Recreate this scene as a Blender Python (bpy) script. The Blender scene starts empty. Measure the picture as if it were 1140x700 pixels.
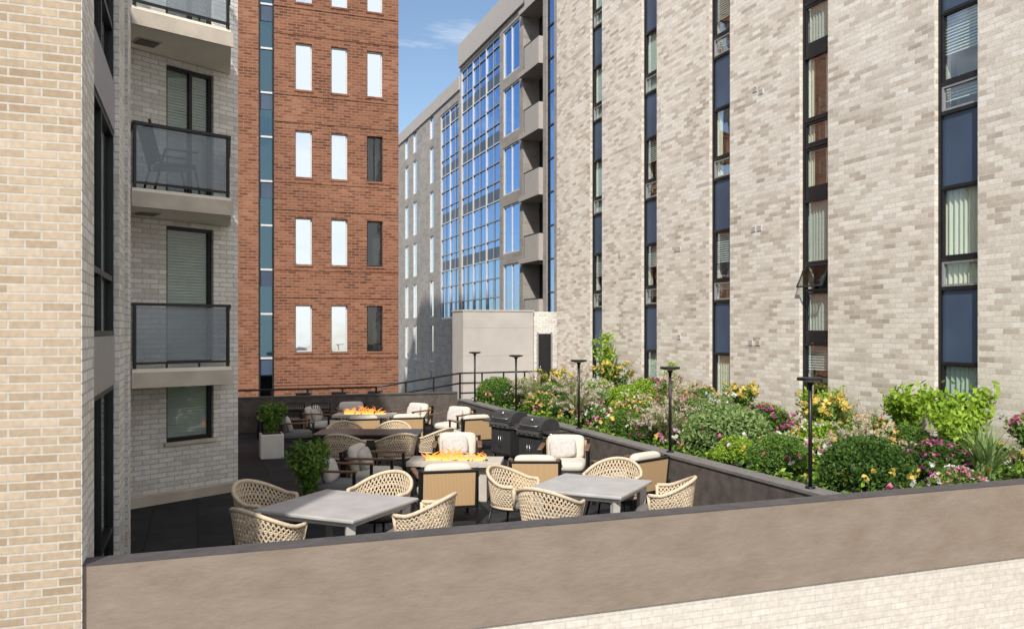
import bpy, bmesh, math, random
import numpy as np
from mathutils import Vector, Matrix
random.seed(3); rng=np.random.default_rng(3)
scene=bpy.context.scene
COL=scene.collection
# ------------------------------------------------------------------ materials
def newmat(name):
    m=bpy.data.materials.new(name); m.use_nodes=True
    nt=m.node_tree; b=nt.nodes.get('Principled BSDF')
    return m,nt,b
def N(nt,t,**k):
    n=nt.nodes.new(t)
    for a,v in k.items(): setattr(n,a,v)
    return n
def ramp(nt,stops,interp='LINEAR'):
    r=N(nt,'ShaderNodeValToRGB'); cr=r.color_ramp; cr.interpolation=interp
    while len(cr.elements)<len(stops): cr.elements.new(0.5)
    for e,(p,c) in zip(cr.elements,stops):
        e.position=p; e.color=(c[0],c[1],c[2],1)
    return r
def simple(name,col,rough=0.6,metal=0.0,var=0.15,scale=6,bump=0.0,bscale=60,spec=0.5):
    m,nt,b=newmat(name); L=nt.links.new
    geo=N(nt,'ShaderNodeTexCoord')
    no=N(nt,'ShaderNodeTexNoise'); no.inputs['Scale'].default_value=scale; no.inputs['Detail'].default_value=6
    L(geo.outputs['Object'],no.inputs['Vector'])
    r=ramp(nt,[(0.3,[c*(1-var) for c in col]),(0.7,[min(1,c*(1+var)) for c in col])])
    L(no.outputs['Fac'],r.inputs[0]); L(r.outputs[0],b.inputs['Base Color'])
    b.inputs['Roughness'].default_value=rough; b.inputs['Metallic'].default_value=metal
    b.inputs['Specular IOR Level'].default_value=spec
    if bump>0:
        n2=N(nt,'ShaderNodeTexNoise'); n2.inputs['Scale'].default_value=bscale; n2.inputs['Detail'].default_value=8
        L(geo.outputs['Object'],n2.inputs['Vector'])
        bp=N(nt,'ShaderNodeBump'); bp.inputs['Strength'].default_value=bump; bp.inputs['Distance'].default_value=0.01
        L(n2.outputs['Fac'],bp.inputs['Height']); L(bp.outputs[0],b.inputs['Normal'])
    return m
def wallcoords(nt):
    L=nt.links.new
    g=N(nt,'ShaderNodeNewGeometry')
    sp=N(nt,'ShaderNodeSeparateXYZ'); L(g.outputs['Position'],sp.inputs[0])
    sn=N(nt,'ShaderNodeSeparateXYZ'); L(g.outputs['True Normal'],sn.inputs[0])
    ab=N(nt,'ShaderNodeMath',operation='ABSOLUTE'); L(sn.outputs['X'],ab.inputs[0])
    gt=N(nt,'ShaderNodeMath',operation='GREATER_THAN'); gt.inputs[1].default_value=0.75; L(ab.outputs[0],gt.inputs[0])
    mx=N(nt,'ShaderNodeMix'); mx.data_type='FLOAT'
    L(gt.outputs[0],mx.inputs[0]); L(sp.outputs['X'],mx.inputs[2]); L(sp.outputs['Y'],mx.inputs[3])
    c=N(nt,'ShaderNodeCombineXYZ'); L(mx.outputs[0],c.inputs[0]); L(sp.outputs['Z'],c.inputs[1])
    return c.outputs[0],g
def brickmat(name,stops,mortar,bw=0.3,bh=0.095,ms=0.008,bump=0.5,weather=0.12,offset=0.5,clump=0.8):
    m,nt,b=newmat(name); L=nt.links.new
    vec,g=wallcoords(nt)
    br=N(nt,'ShaderNodeTexBrick'); L(vec,br.inputs['Vector'])
    br.offset=offset
    br.inputs['Color1'].default_value=(0,0,0,1); br.inputs['Color2'].default_value=(1,1,1,1)
    br.inputs['Mortar'].default_value=(0.5,0.5,0.5,1)
    br.inputs['Scale'].default_value=1; br.inputs['Brick Width'].default_value=bw
    br.inputs['Row Height'].default_value=bh; br.inputs['Mortar Size'].default_value=ms
    br.inputs['Mortar Smooth'].default_value=0.2
    nc=N(nt,'ShaderNodeTexNoise'); nc.inputs['Scale'].default_value=0.9; nc.inputs['Detail'].default_value=3
    L(g.outputs['Position'],nc.inputs['Vector'])
    ad=N(nt,'ShaderNodeMath',operation='MULTIPLY_ADD'); ad.inputs[1].default_value=0.75
    sb=N(nt,'ShaderNodeMath',operation='MULTIPLY_ADD'); sb.inputs[1].default_value=clump; sb.inputs[2].default_value=0.13-clump/2
    L(nc.outputs['Fac'],sb.inputs[0]); L(br.outputs['Color'],ad.inputs[0]); L(sb.outputs[0],ad.inputs[2])
    r=ramp(nt,stops); L(ad.outputs[0],r.inputs[0])
    mm=N(nt,'ShaderNodeMix'); mm.data_type='RGBA'; mm.inputs[7].default_value=(*mortar,1)
    L(br.outputs['Fac'],mm.inputs[0]); L(r.outputs[0],mm.inputs[6])
    no=N(nt,'ShaderNodeTexNoise'); no.inputs['Scale'].default_value=0.35; no.inputs['Detail'].default_value=7; no.inputs['Roughness'].default_value=0.65
    L(g.outputs['Position'],no.inputs['Vector'])
    wr=ramp(nt,[(0.3,(1-weather,)*3),(0.65,(1,1,1))]); L(no.outputs['Fac'],wr.inputs[0])
    mu=N(nt,'ShaderNodeMix'); mu.data_type='RGBA'; mu.blend_type='MULTIPLY'; mu.inputs[0].default_value=1
    L(mm.outputs[2],mu.inputs[6]); L(wr.outputs[0],mu.inputs[7])
    n3=N(nt,'ShaderNodeTexNoise'); n3.inputs['Scale'].default_value=25; n3.inputs['Detail'].default_value=4
    L(g.outputs['Position'],n3.inputs['Vector'])
    r3=ramp(nt,[(0.3,(0.88,)*3),(0.7,(1.08,)*3)]); L(n3.outputs['Fac'],r3.inputs[0])
    mu2=N(nt,'ShaderNodeMix'); mu2.data_type='RGBA'; mu2.blend_type='MULTIPLY'; mu2.inputs[0].default_value=1
    L(mu.outputs[2],mu2.inputs[6]); L(r3.outputs[0],mu2.inputs[7])
    L(mu2.outputs[2],b.inputs['Base Color'])
    b.inputs['Roughness'].default_value=0.9; b.inputs['Specular IOR Level'].default_value=0.2
    bp=N(nt,'ShaderNodeBump'); bp.inputs['Strength'].default_value=bump; bp.inputs['Distance'].default_value=0.01; bp.invert=True
    L(br.outputs['Fac'],bp.inputs['Height']); L(bp.outputs[0],b.inputs['Normal'])
    return m
M={}
M['brick_right']=brickmat('pale_blend_brick',[(0.0,(0.38,0.315,0.26)),(0.18,(0.54,0.465,0.39)),(0.45,(0.70,0.63,0.545)),(0.8,(0.80,0.74,0.66)),(1,(0.84,0.80,0.74))],(0.66,0.61,0.54),0.27,0.085,0.006,weather=0.08,clump=0.6)
M['brick_left']=brickmat('light_grey_brick',[(0.0,(0.56,0.52,0.47)),(0.4,(0.72,0.685,0.63)),(0.8,(0.80,0.775,0.73)),(1,(0.84,0.82,0.79))],(0.50,0.47,0.43),0.22,0.075,0.007,weather=0.05)
M['brick_front']=brickmat('tan_brick',[(0.0,(0.36,0.265,0.18)),(0.4,(0.46,0.36,0.255)),(0.8,(0.55,0.44,0.325)),(1,(0.58,0.49,0.39))],(0.55,0.51,0.45),0.19,0.058,0.007)
M['brick_brown']=brickmat('red_brown_brick',[(0.0,(0.13,0.046,0.026)),(0.4,(0.235,0.087,0.046)),(0.8,(0.31,0.127,0.07)),(1,(0.36,0.17,0.105))],(0.28,0.19,0.14),0.27,0.09,0.013,weather=0.2)
M['brick_podium']=brickmat('cream_brick',[(0.0,(0.60,0.55,0.48)),(0.5,(0.66,0.61,0.54)),(1,(0.70,0.66,0.60))],(0.56,0.52,0.47),0.2,0.06,0.005,bump=0.25)
M['brick_grey']=brickmat('grey_brick',[(0.0,(0.32,0.29,0.265)),(0.5,(0.38,0.35,0.32)),(1,(0.43,0.40,0.37))],(0.44,0.41,0.38),0.6,0.2,0.010,bump=0.3)
def stucco():
    m,nt,b=newmat('tan_stucco'); L=nt.links.new
    g=N(nt,'ShaderNodeNewGeometry')
    mp=N(nt,'ShaderNodeMapping'); mp.inputs['Scale'].default_value=(1,1,2.2); L(g.outputs['Position'],mp.inputs[0])
    n=N(nt,'ShaderNodeTexNoise'); n.inputs['Scale'].default_value=3; n.inputs['Detail'].default_value=9; n.inputs['Roughness'].default_value=0.62
    L(mp.outputs[0],n.inputs['Vector'])
    r=ramp(nt,[(0.25,(0.215,0.168,0.130)),(0.5,(0.25,0.20,0.16)),(0.75,(0.28,0.23,0.187))]); L(n.outputs['Fac'],r.inputs[0])
    L(r.outputs[0],b.inputs['Base Color']); b.inputs['Roughness'].default_value=0.9; b.inputs['Specular IOR Level'].default_value=0.2
    n2=N(nt,'ShaderNodeTexNoise'); n2.inputs['Scale'].default_value=9; n2.inputs['Detail'].default_value=10; n2.inputs['Roughness'].default_value=0.6
    L(mp.outputs[0],n2.inputs['Vector'])
    bp=N(nt,'ShaderNodeBump'); bp.inputs['Strength'].default_value=0.4; bp.inputs['Distance'].default_value=0.015
    L(n2.outputs['Fac'],bp.inputs['Height']); L(bp.outputs[0],b.inputs['Normal'])
    return m
M['stucco']=stucco()
M['cap']=simple('dark_coping',(0.075,0.068,0.068),0.75,0,0.2,8,0.2,40)
M['planterwall']=simple('planter_concrete',(0.105,0.088,0.077),0.85,0,0.3,5,0.6,18)
M['plantercap']=simple('planter_coping',(0.17,0.16,0.15),0.8,0,0.15,8,0.2,40)
def tiles():
    m,nt,b=newmat('charcoal_pavers'); L=nt.links.new
    g=N(nt,'ShaderNodeNewGeometry')
    br=N(nt,'ShaderNodeTexBrick'); br.offset=0; L(g.outputs['Position'],br.inputs['Vector'])
    br.inputs['Color1'].default_value=(0.016,0.0155,0.018,1); br.inputs['Color2'].default_value=(0.028,0.027,0.030,1)
    br.inputs['Mortar'].default_value=(0.005,0.005,0.005,1); br.inputs['Scale'].default_value=1
    br.inputs['Brick Width'].default_value=0.6; br.inputs['Row Height'].default_value=0.6; br.inputs['Mortar Size'].default_value=0.008
    n=N(nt,'ShaderNodeTexNoise'); n.inputs['Scale'].default_value=2.5; n.inputs['Detail'].default_value=8
    L(g.outputs['Position'],n.inputs['Vector'])
    r=ramp(nt,[(0.3,(0.75,)*3),(0.7,(1.3,)*3)]); L(n.outputs['Fac'],r.inputs[0])
    mu=N(nt,'ShaderNodeMix'); mu.data_type='RGBA'; mu.blend_type='MULTIPLY'; mu.inputs[0].default_value=1
    L(br.outputs['Color'],mu.inputs[6]); L(r.outputs[0],mu.inputs[7]); L(mu.outputs[2],b.inputs['Base Color'])
    b.inputs['Roughness'].default_value=0.75; b.inputs['Specular IOR Level'].default_value=0.25
    bp=N(nt,'ShaderNodeBump'); bp.invert=True; bp.inputs['Strength'].default_value=0.6; bp.inputs['Distance'].default_value=0.005
    L(br.outputs['Fac'],bp.inputs['Height']); L(bp.outputs[0],b.inputs['Normal'])
    return m
M['tile']=tiles()
M['concrete']=simple('concrete',(0.54,0.48,0.40),0.85,0,0.15,3,0.3,40)
M['block']=simple('block_render',(0.44,0.415,0.39),0.85,0,0.08,1.5,0.15,40)
M['soffit']=simple('painted_soffit',(0.82,0.77,0.67),0.85,0,0.05,2,0.1,40)
M['black']=simple('black_metal',(0.018,0.018,0.019),0.4,0.3,0.1)
M['bronze']=simple('bronze_frame',(0.024,0.024,0.026),0.4,0.4,0.1)
M['whiteframe']=simple('white_frame',(0.6,0.6,0.6),0.5,0,0.05)
M['greyframe']=simple('aluminium_frame',(0.36,0.36,0.36),0.45,0.4,0.05)
M['spandrel']=simple('blue_spandrel',(0.050,0.080,0.135),0.4,0.0,0.25,0.9)
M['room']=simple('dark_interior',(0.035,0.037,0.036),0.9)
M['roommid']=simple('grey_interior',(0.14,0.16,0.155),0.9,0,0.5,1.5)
M['curtain']=simple('curtain',(0.74,0.70,0.56),0.9,0,0.06,2)
M['curtain2']=simple('curtain_grey',(0.50,0.56,0.52),0.9,0,0.06,2)
M['blind']=simple('blind_slats',(0.56,0.60,0.56),0.7,0,0.05)
M['roof']=simple('roof_gravel',(0.25,0.24,0.23),0.9)
M['vent']=simple('vent_cover',(0.60,0.56,0.52),0.5,0,0.05)
M['band']=simple('stone_band',(0.46,0.42,0.39),0.7,0,0.05)
M['ventdark']=simple('vent_dark',(0.12,0.10,0.09),0.6)
M['ventmid']=simple('vent_louvre',(0.33,0.30,0.28),0.6)
def glass(name,fac,tint,gloss=(0.9,0.95,1.0),mul=0.25):
    m,nt,b=newmat(name); L=nt.links.new; nt.nodes.remove(b)
    out=nt.nodes['Material Output']
    t=N(nt,'ShaderNodeBsdfTransparent'); t.inputs[0].default_value=(*tint,1)
    g=N(nt,'ShaderNodeBsdfGlossy'); g.inputs['Color'].default_value=(*gloss,1); g.inputs['Roughness'].default_value=0.02
    lw=N(nt,'ShaderNodeLayerWeight'); lw.inputs[0].default_value=0.3
    ma=N(nt,'ShaderNodeMath',operation='MULTIPLY_ADD'); ma.inputs[1].default_value=mul; ma.inputs[2].default_value=fac; ma.use_clamp=True
    L(lw.outputs['Fresnel'],ma.inputs[0])
    tc=N(nt,'ShaderNodeNewGeometry'); n=N(nt,'ShaderNodeTexNoise'); n.inputs['Scale'].default_value=0.8
    L(tc.outputs['Position'],n.inputs['Vector'])
    bp=N(nt,'ShaderNodeBump'); bp.inputs['Strength'].default_value=0.15; bp.inputs['Distance'].default_value=0.05
    L(n.outputs['Fac'],bp.inputs['Height']); L(bp.outputs[0],g.inputs['Normal'])
    mx=N(nt,'ShaderNodeMixShader'); L(ma.outputs[0],mx.inputs[0]); L(t.outputs[0],mx.inputs[1]); L(g.outputs[0],mx.inputs[2])
    L(mx.outputs[0],out.inputs[0])
    return m
M['glass']=glass('window_glass',0.07,(0.80,0.87,0.85))
M['mirror']=glass('reflective_glass',0.80,(0.45,0.55,0.6),(0.80,0.90,1.0),0.2)
M['blueglass']=glass('blue_curtain_glass',0.6,(0.10,0.18,0.36),(0.32,0.50,0.84),0.35)
M['tealglass']=glass('teal_glass',0.3,(0.10,0.22,0.30),(0.25,0.45,0.58),0.4)
def frosted():
    m,nt,b=newmat('smoked_glass_panel'); L=nt.links.new; out=nt.nodes['Material Output']
    b.inputs['Base Color'].default_value=(0.42,0.46,0.50,1); b.inputs['Roughness'].default_value=0.1
    t=N(nt,'ShaderNodeBsdfTransparent'); t.inputs[0].default_value=(0.78,0.83,0.87,1)
    mx=N(nt,'ShaderNodeMixShader'); mx.inputs[0].default_value=0.35
    L(t.outputs[0],mx.inputs[1]); L(b.outputs[0],mx.inputs[2]); L(mx.outputs[0],out.inputs[0]); return m
M['frost']=frosted()
M['rope']=simple('cream_rope',(0.60,0.49,0.35),0.8,0,0.15,30)
M['cushion']=simple('cream_cushion',(0.62,0.57,0.49),0.9,0,0.05,8,0.15,200)
M['greycushion']=simple('grey_cushion',(0.16,0.155,0.15),0.9,0,0.2,60,0.2,200)
def woven():
    m,nt,b=newmat('tan_woven_panel'); L=nt.links.new
    tc=N(nt,'ShaderNodeTexCoord'); w=N(nt,'ShaderNodeTexWave'); w.bands_direction='X'; w.inputs['Scale'].default_value=18; w.inputs['Distortion'].default_value=0.4
    L(tc.outputs['Object'],w.inputs['Vector'])
    r=ramp(nt,[(0.0,(0.42,0.265,0.13)),(1,(0.60,0.41,0.22))]); L(w.outputs['Fac'],r.inputs[0]); L(r.outputs[0],b.inputs['Base Color'])
    b.inputs['Roughness'].default_value=0.8
    bp=N(nt,'ShaderNodeBump'); bp.inputs['Strength'].default_value=0.3; bp.inputs['Distance'].default_value=0.005
    L(w.outputs['Fac'],bp.inputs['Height']); L(bp.outputs[0],b.inputs['Normal']); return m
M['tan']=woven()
M['pillow']=simple('light_grey_pillow',(0.50,0.47,0.44),0.9,0,0.12,25,0.2,150)
M['wood']=simple('teak_arm',(0.16,0.085,0.045),0.5,0,0.25,12)
M['tabletop']=simple('pale_stone_top',(0.42,0.41,0.405),0.4,0,0.14,4,0.05,60)
M['tableleg']=simple('pale_table_frame',(0.50,0.48,0.45),0.6,0,0.05)
M['stone']=simple('cream_cast_stone',(0.50,0.45,0.385),0.8,0,0.1,5,0.3,50)
M['darktop']=simple('charcoal_table',(0.035,0.032,0.032),0.35,0,0.2,5)
M['steel']=simple('brushed_steel',(0.45,0.45,0.46),0.3,0.9,0.05)
M['grillblack']=simple('grill_enamel',(0.03,0.03,0.032),0.45,0.2,0.15)
M['grillgrey']=simple('grill_panel',(0.075,0.075,0.076),0.4,0.5,0.1)
M['rock']=simple('lava_rock',(0.05,0.045,0.04),0.9)
M['soil']=simple('mulch_soil',(0.035,0.024,0.016),0.95,0,0.4,20,0.8,30)
M['whitepot']=simple('white_pot',(0.66,0.64,0.60),0.5,0,0.05)
M['ground']=simple('asphalt_ground',(0.055,0.055,0.055),0.9,0,0.2,0.5)
def flame():
    m,nt,b=newmat('gas_flame'); L=nt.links.new; nt.nodes.remove(b); out=nt.nodes['Material Output']
    tc=N(nt,'ShaderNodeTexCoord'); s=N(nt,'ShaderNodeSeparateXYZ'); L(tc.outputs['Object'],s.inputs[0])
    mr=N(nt,'ShaderNodeMapRange'); mr.inputs[1].default_value=0.58; mr.inputs[2].default_value=0.86; L(s.outputs[2],mr.inputs[0])
    r=ramp(nt,[(0,(1.0,0.62,0.22)),(0.3,(1.0,0.36,0.06)),(1,(1.0,0.13,0.01))]); L(mr.outputs[0],r.inputs[0])
    e=N(nt,'ShaderNodeEmission'); e.inputs[1].default_value=2.0; L(r.outputs[0],e.inputs[0])
    t=N(nt,'ShaderNodeBsdfTransparent'); lw=N(nt,'ShaderNodeLayerWeight'); lw.inputs[0].default_value=0.68
    mx=N(nt,'ShaderNodeMixShader'); L(lw.outputs['Facing'],mx.inputs[0]); L(e.outputs[0],mx.inputs[1]); L(t.outputs[0],mx.inputs[2])
    L(mx.outputs[0],out.inputs[0]); return m
M['flame']=flame()
def leafmat(name,stops,trans=0.3):
    m,nt,b=newmat(name); L=nt.links.new; out=nt.nodes['Material Output']
    g=N(nt,'ShaderNodeNewGeometry'); n=N(nt,'ShaderNodeTexNoise'); n.inputs['Scale'].default_value=5
    L(g.outputs['Position'],n.inputs['Vector'])
    ad=N(nt,'ShaderNodeMath',operation='MULTIPLY_ADD'); ad.inputs[1].default_value=0.55
    L(g.outputs['Random Per Island'],ad.inputs[0])
    s=N(nt,'ShaderNodeMath',operation='MULTIPLY_ADD'); s.inputs[1].default_value=1.0; s.inputs[2].default_value=-0.28
    L(n.outputs['Fac'],s.inputs[0]); L(s.outputs[0],ad.inputs[2])
    r=ramp(nt,stops); L(ad.outputs[0],r.inputs[0]); L(r.outputs[0],b.inputs['Base Color'])
    b.inputs['Roughness'].default_value=0.55; b.inputs['Specular IOR Level'].default_value=0.3
    t=N(nt,'ShaderNodeBsdfTranslucent'); L(r.outputs[0],t.inputs[0])
    mx=N(nt,'ShaderNodeMixShader'); mx.inputs[0].default_value=trans
    L(b.outputs[0],mx.inputs[1]); L(t.outputs[0],mx.inputs[2]); L(mx.outputs[0],out.inputs[0]); return m
M['leaf_dark']=leafmat('boxwood_leaf',[(0,(0.02,0.05,0.010)),(0.5,(0.055,0.125,0.018)),(1,(0.13,0.23,0.04))])
M['leaf_mid']=leafmat('green_leaf',[(0,(0.045,0.10,0.016)),(0.5,(0.12,0.23,0.035)),(1,(0.24,0.36,0.07))])
M['leaf_light']=leafmat('sage_leaf',[(0,(0.10,0.17,0.045)),(0.5,(0.23,0.34,0.11)),(1,(0.38,0.47,0.2))])
M['leaf_lime']=leafmat('lime_leaf',[(0,(0.11,0.20,0.015)),(0.5,(0.26,0.42,0.035)),(1,(0.44,0.56,0.08))])
M['grass']=leafmat('grass_blade',[(0,(0.14,0.19,0.06)),(0.5,(0.31,0.35,0.14)),(1,(0.50,0.48,0.26))])
M['plume']=leafmat('grass_plume',[(0,(0.45,0.38,0.28)),(1,(0.72,0.64,0.52))])
M['inner']=simple('shrub_inner_shade',(0.012,0.022,0.008),1)  # near-black blob added inside dome shrubs to stand in for inner shade
for k,c in dict(pink=(0.70,0.22,0.36),magenta=(0.45,0.06,0.28),yellow=(0.80,0.60,0.14),peach=(0.80,0.48,0.25),white=(0.78,0.77,0.70)).items():
    M['fl_'+k]=leafmat('petal_'+k,[(0,[x*0.7 for x in c]),(1,c)],0.25)
# ------------------------------------------------------------------ mesh builder
class MB:
    def __init__(s): s.v=[];s.f=[];s.m=[];s.sm=[];s.mats=[]
    def mi(s,k):
        if k not in s.mats: s.mats.append(k)
        return s.mats.index(k)
    def add(s,vs,fs,mat,smooth=False):
        o=len(s.v); s.v+= [tuple(v) for v in vs]; i=s.mi(mat)
        for f in fs: s.f.append([o+a for a in f]); s.m.append(i); s.sm.append(smooth)
    def box(s,x0,x1,y0,y1,z0,z1,mat,mtx=None):
        vs=[Vector((x,y,z)) for z in (z0,z1) for y in (y0,y1) for x in (x0,x1)]
        if mtx: vs=[mtx@v for v in vs]
        s.add(vs,[(0,2,3,1),(4,5,7,6),(0,1,5,4),(2,6,7,3),(0,4,6,2),(1,3,7,5)],mat)
    def bbox(s,cx,cy,cz,sx,sy,sz,b,mat,mtx=None):
        bm=bmesh.new(); bmesh.ops.create_cube(bm,size=1)
        for v in bm.verts: v.co=Vector((v.co.x*sx,v.co.y*sy,v.co.z*sz))
        bmesh.ops.bevel(bm,geom=bm.edges[:],offset=b,segments=2,affect='EDGES',profile=0.5)
        bm.verts.index_update()
        vs=[v.co+Vector((cx,cy,cz)) for v in bm.verts]
        if mtx: vs=[mtx@v for v in vs]
        s.add(vs,[[v.index for v in f.verts] for f in bm.faces],mat); bm.free()
    def cushion(s,cx,cy,cz,sx,sy,sz,mat,mtx=None,p=0.35,nu=20,nv=10):
        vs=[];fs=[]
        def sg(a,p): return math.copysign(abs(a)**p,a)
        for j in range(nv+1):
            ph=-math.pi/2+math.pi*j/nv
            for i in range(nu):
                th=2*math.pi*i/nu
                v=Vector((cx+sx/2*sg(math.cos(ph),p)*sg(math.cos(th),p),cy+sy/2*sg(math.cos(ph),p)*sg(math.sin(th),p),cz+sz/2*sg(math.sin(ph),0.6)))
                vs.append(mtx@v if mtx else v)
        for j in range(nv):
            for i in range(nu):
                fs.append((j*nu+i,j*nu+(i+1)%nu,(j+1)*nu+(i+1)%nu,(j+1)*nu+i))
        s.add(vs,fs,mat,True)
    def tube(s,pts,r,mat,n=6,closed=False,smooth=True):
        pts=[Vector(p) for p in pts]; vs=[];fs=[]; k=len(pts)
        rr=r if isinstance(r,(list,tuple)) else [r]*k
        for i,p in enumerate(pts):
            if closed: t=pts[(i+1)%k]-pts[i-1]
            else: t=pts[min(i+1,k-1)]-pts[max(i-1,0)]
            t.normalize()
            up=Vector((0,0,1)) if abs(t.z)<0.9 else Vector((1,0,0))
            a=t.cross(up).normalized(); b=t.cross(a)
            for j in range(n):
                q=2*math.pi*j/n; vs.append(p+(a*math.cos(q)+b*math.sin(q))*rr[i])
        for i in range(k if closed else k-1):
            for j in range(n):
                fs.append((i*n+j,i*n+(j+1)%n,((i+1)%k)*n+(j+1)%n,((i+1)%k)*n+j))
        if not closed:
            fs.append(tuple(range(n))[::-1]); fs.append(tuple((k-1)*n+j for j in range(n)))
        s.add(vs,fs,mat,smooth)
    def prism(s,poly,z0,z1,mat):
        n=len(poly); vs=[(x,y,z0) for x,y in poly]+[(x,y,z1) for x,y in poly]
        fs=[tuple(range(n))[::-1],tuple(range(n,2*n))]+[(i,(i+1)%n,n+(i+1)%n,n+i) for i in range(n)]
        s.add(vs,fs,mat)
    def mesh(s,name):
        me=bpy.data.meshes.new(name); me.from_pydata(s.v,[],s.f)
        for k in s.mats: me.materials.append(M[k])
        me.polygons.foreach_set('material_index',s.m); me.polygons.foreach_set('use_smooth',s.sm); me.update()
        return me
    def build(s,name,parent=None,loc=(0,0,0),rz=0,sc=1):
        o=bpy.data.objects.new(name,s.mesh(name)); COL.objects.link(o)
        o.location=loc; o.rotation_euler=(0,0,rz); o.scale=(sc,)*3
        if parent: o.parent=parent
        return o
def put(name,me,loc,rz=0,sc=1.0):
    o=bpy.data.objects.new(name,me); COL.objects.link(o); o.location=loc; o.rotation_euler=(0,0,rz)
    o.scale=(sc,)*3 if not isinstance(sc,tuple) else sc
    return o
def empty(name):
    o=bpy.data.objects.new(name,None); COL.objects.link(o); o.empty_display_size=0.5; return o
class Face:
    def __init__(s,ox,oy,ux,uy,nx,ny): s.o=Vector((ox,oy,0)); s.u=Vector((ux,uy,0)).normalized(); s.n=Vector((nx,ny,0)).normalized()
    def P(s,u,z,n): return s.o+s.u*u+s.n*n+Vector((0,0,z))
    def box(s,mb,u0,u1,z0,z1,n0,n1,mat):
        vs=[s.P(u,z,n) for z in (z0,z1) for n in (n0,n1) for u in (u0,u1)]
        mb.add(vs,[(0,2,3,1),(4,5,7,6),(0,1,5,4),(2,6,7,3),(0,4,6,2),(1,3,7,5)],mat)
    def quad(s,mb,u0,u1,z0,z1,n,mat):
        mb.add([s.P(u0,z0,n),s.P(u1,z0,n),s.P(u1,z1,n),s.P(u0,z1,n)],[(0,1,2,3)],mat)
    def facade(s,mb,u0,u1,z0,z1,cols,rows,dep,mat):
        cur=u0
        for a,b in cols:
            s.box(mb,cur,a,z0,z1,-dep,0,mat); zc=z0
            for c,d in rows:
                if c>zc: s.box(mb,a,b,zc,c,-dep,0,mat)
                zc=d
            if z1>zc: s.box(mb,a,b,zc,z1,-dep,0,mat)
            cur=b
        s.box(mb,cur,u1,z0,z1,-dep,0,mat)
    def frame(s,mb,u0,u1,z0,z1,n,w,d,mat,vs=(),hs=()):
        s.box(mb,u0,u0+w,z0,z1,n-d,n,mat); s.box(mb,u1-w,u1,z0,z1,n-d,n,mat)
        s.box(mb,u0+w,u1-w,z0,z0+w,n-d,n-0.002,mat); s.box(mb,u0+w,u1-w,z1-w,z1,n-d,n-0.002,mat)
        for v in vs: s.box(mb,v-w/2,v+w/2,z0+w,z1-w,n-d,n-0.004,mat)
        for h in hs: s.box(mb,u0+w,u1-w,h-w/2,h+w/2,n-d,n-0.006,mat)
    def wavy(s,mb,u0,u1,z0,z1,n,mat,amp=0.025,wl=0.09):
        k=max(6,int((u1-u0)/wl*6)); vs=[]
        ph=random.random()*6
        for i in range(k+1):
            u=u0+(u1-u0)*i/k; nn=n+amp*math.sin(u/wl*2*math.pi+ph+math.sin(u*9))
            vs+=[s.P(u,z0,nn),s.P(u,z1,nn)]
        mb.add(vs,[(2*i,2*i+2,2*i+3,2*i+1) for i in range(k)],mat,True)
    def slats(s,mb,u0,u1,z0,z1,n,mat,h=0.05):
        z=z0
        while z<z1-0.01:
            vs=[s.P(u0,z,n+0.012),s.P(u1,z,n+0.012),s.P(u1,z+h*0.85,n-0.012),s.P(u0,z+h*0.85,n-0.012)]
            mb.add(vs,[(0,1,2,3)],mat); z+=h
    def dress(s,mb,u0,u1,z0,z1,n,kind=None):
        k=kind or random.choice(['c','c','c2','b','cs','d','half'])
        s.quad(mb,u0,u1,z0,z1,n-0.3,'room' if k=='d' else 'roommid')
        w=u1-u0;h=z1-z0
        if k=='c': s.wavy(mb,u0,u1,z0,z1,n-0.06,'curtain')
        if k=='c2': s.wavy(mb,u0,u1,z0,z1,n-0.06,'curtain2')
        if k=='b': s.slats(mb,u0,u1,z0,z1,n-0.05,'blind')
        if k=='half': s.slats(mb,u0,u1,z0+h*random.uniform(0.3,0.6),z1,n-0.05,'blind')
        if k=='cs': s.wavy(mb,u0,u0+w*0.35,z0,z1,n-0.06,'curtain'); s.wavy(mb,u1-w*0.25,u1,z0,z1,n-0.06,'curtain')
# ------------------------------------------------------------------ ground
mb=MB(); mb.add([(-400,-400,-8),(400,-400,-8),(400,400,-8),(-400,400,-8)],[(0,1,2,3)],'ground'); mb.build('ground')
# ------------------------------------------------------------------ podium / terrace
pod=empty('terrace_podium')
mb=MB()
mb.box(-0.70,10.9,6.26,25.5,-7.99,-0.02,'brick_podium')
mb.box(-0.70,10.9,6.26,6.42,-0.02,0.292,'brick_podium'); mb.build('podium_walls',pod)
mb=MB(); mb.add([(-2.4,6.4,0),(6.9,6.4,0),(6.9,22.6,0),(-2.4,22.6,0)],[(0,1,2,3)],'tile'); mb.add([(-0.7,22.6,-0.01),(11,22.6,-0.01),(11,25.5,-0.01),(-0.7,25.5,-0.01)],[(0,1,2,3)],'concrete'); mb.build('terrace_floor')
mb=MB(); mb.box(-0.718,11.04,6.24,6.43,0.29,1.036,'stucco'); mb.box(-0.718,11.04,6.237,6.435,1.036,1.046,'cap'); mb.build('parapet_wall')
mb=MB(); mb.box(6.8,7.05,6.437,22.5,-0.0,0.66,'planterwall'); mb.box(6.78,7.07,6.44,22.48,0.66,0.70,'plantercap'); mb.build('planter_wall')
mb=MB(); mb.box(0.5,6.78,22.5,22.7,0,0.86,'planterwall'); mb.box(0.5,6.78,22.48,22.72,0.86,0.9,'cap'); 
mb.box(6.8,11,22.52,22.7,0,0.62,'planterwall'); mb.build('parapet_wall')
mb=MB()
nx,ny=24,60; vs=[];fs=[]
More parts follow.
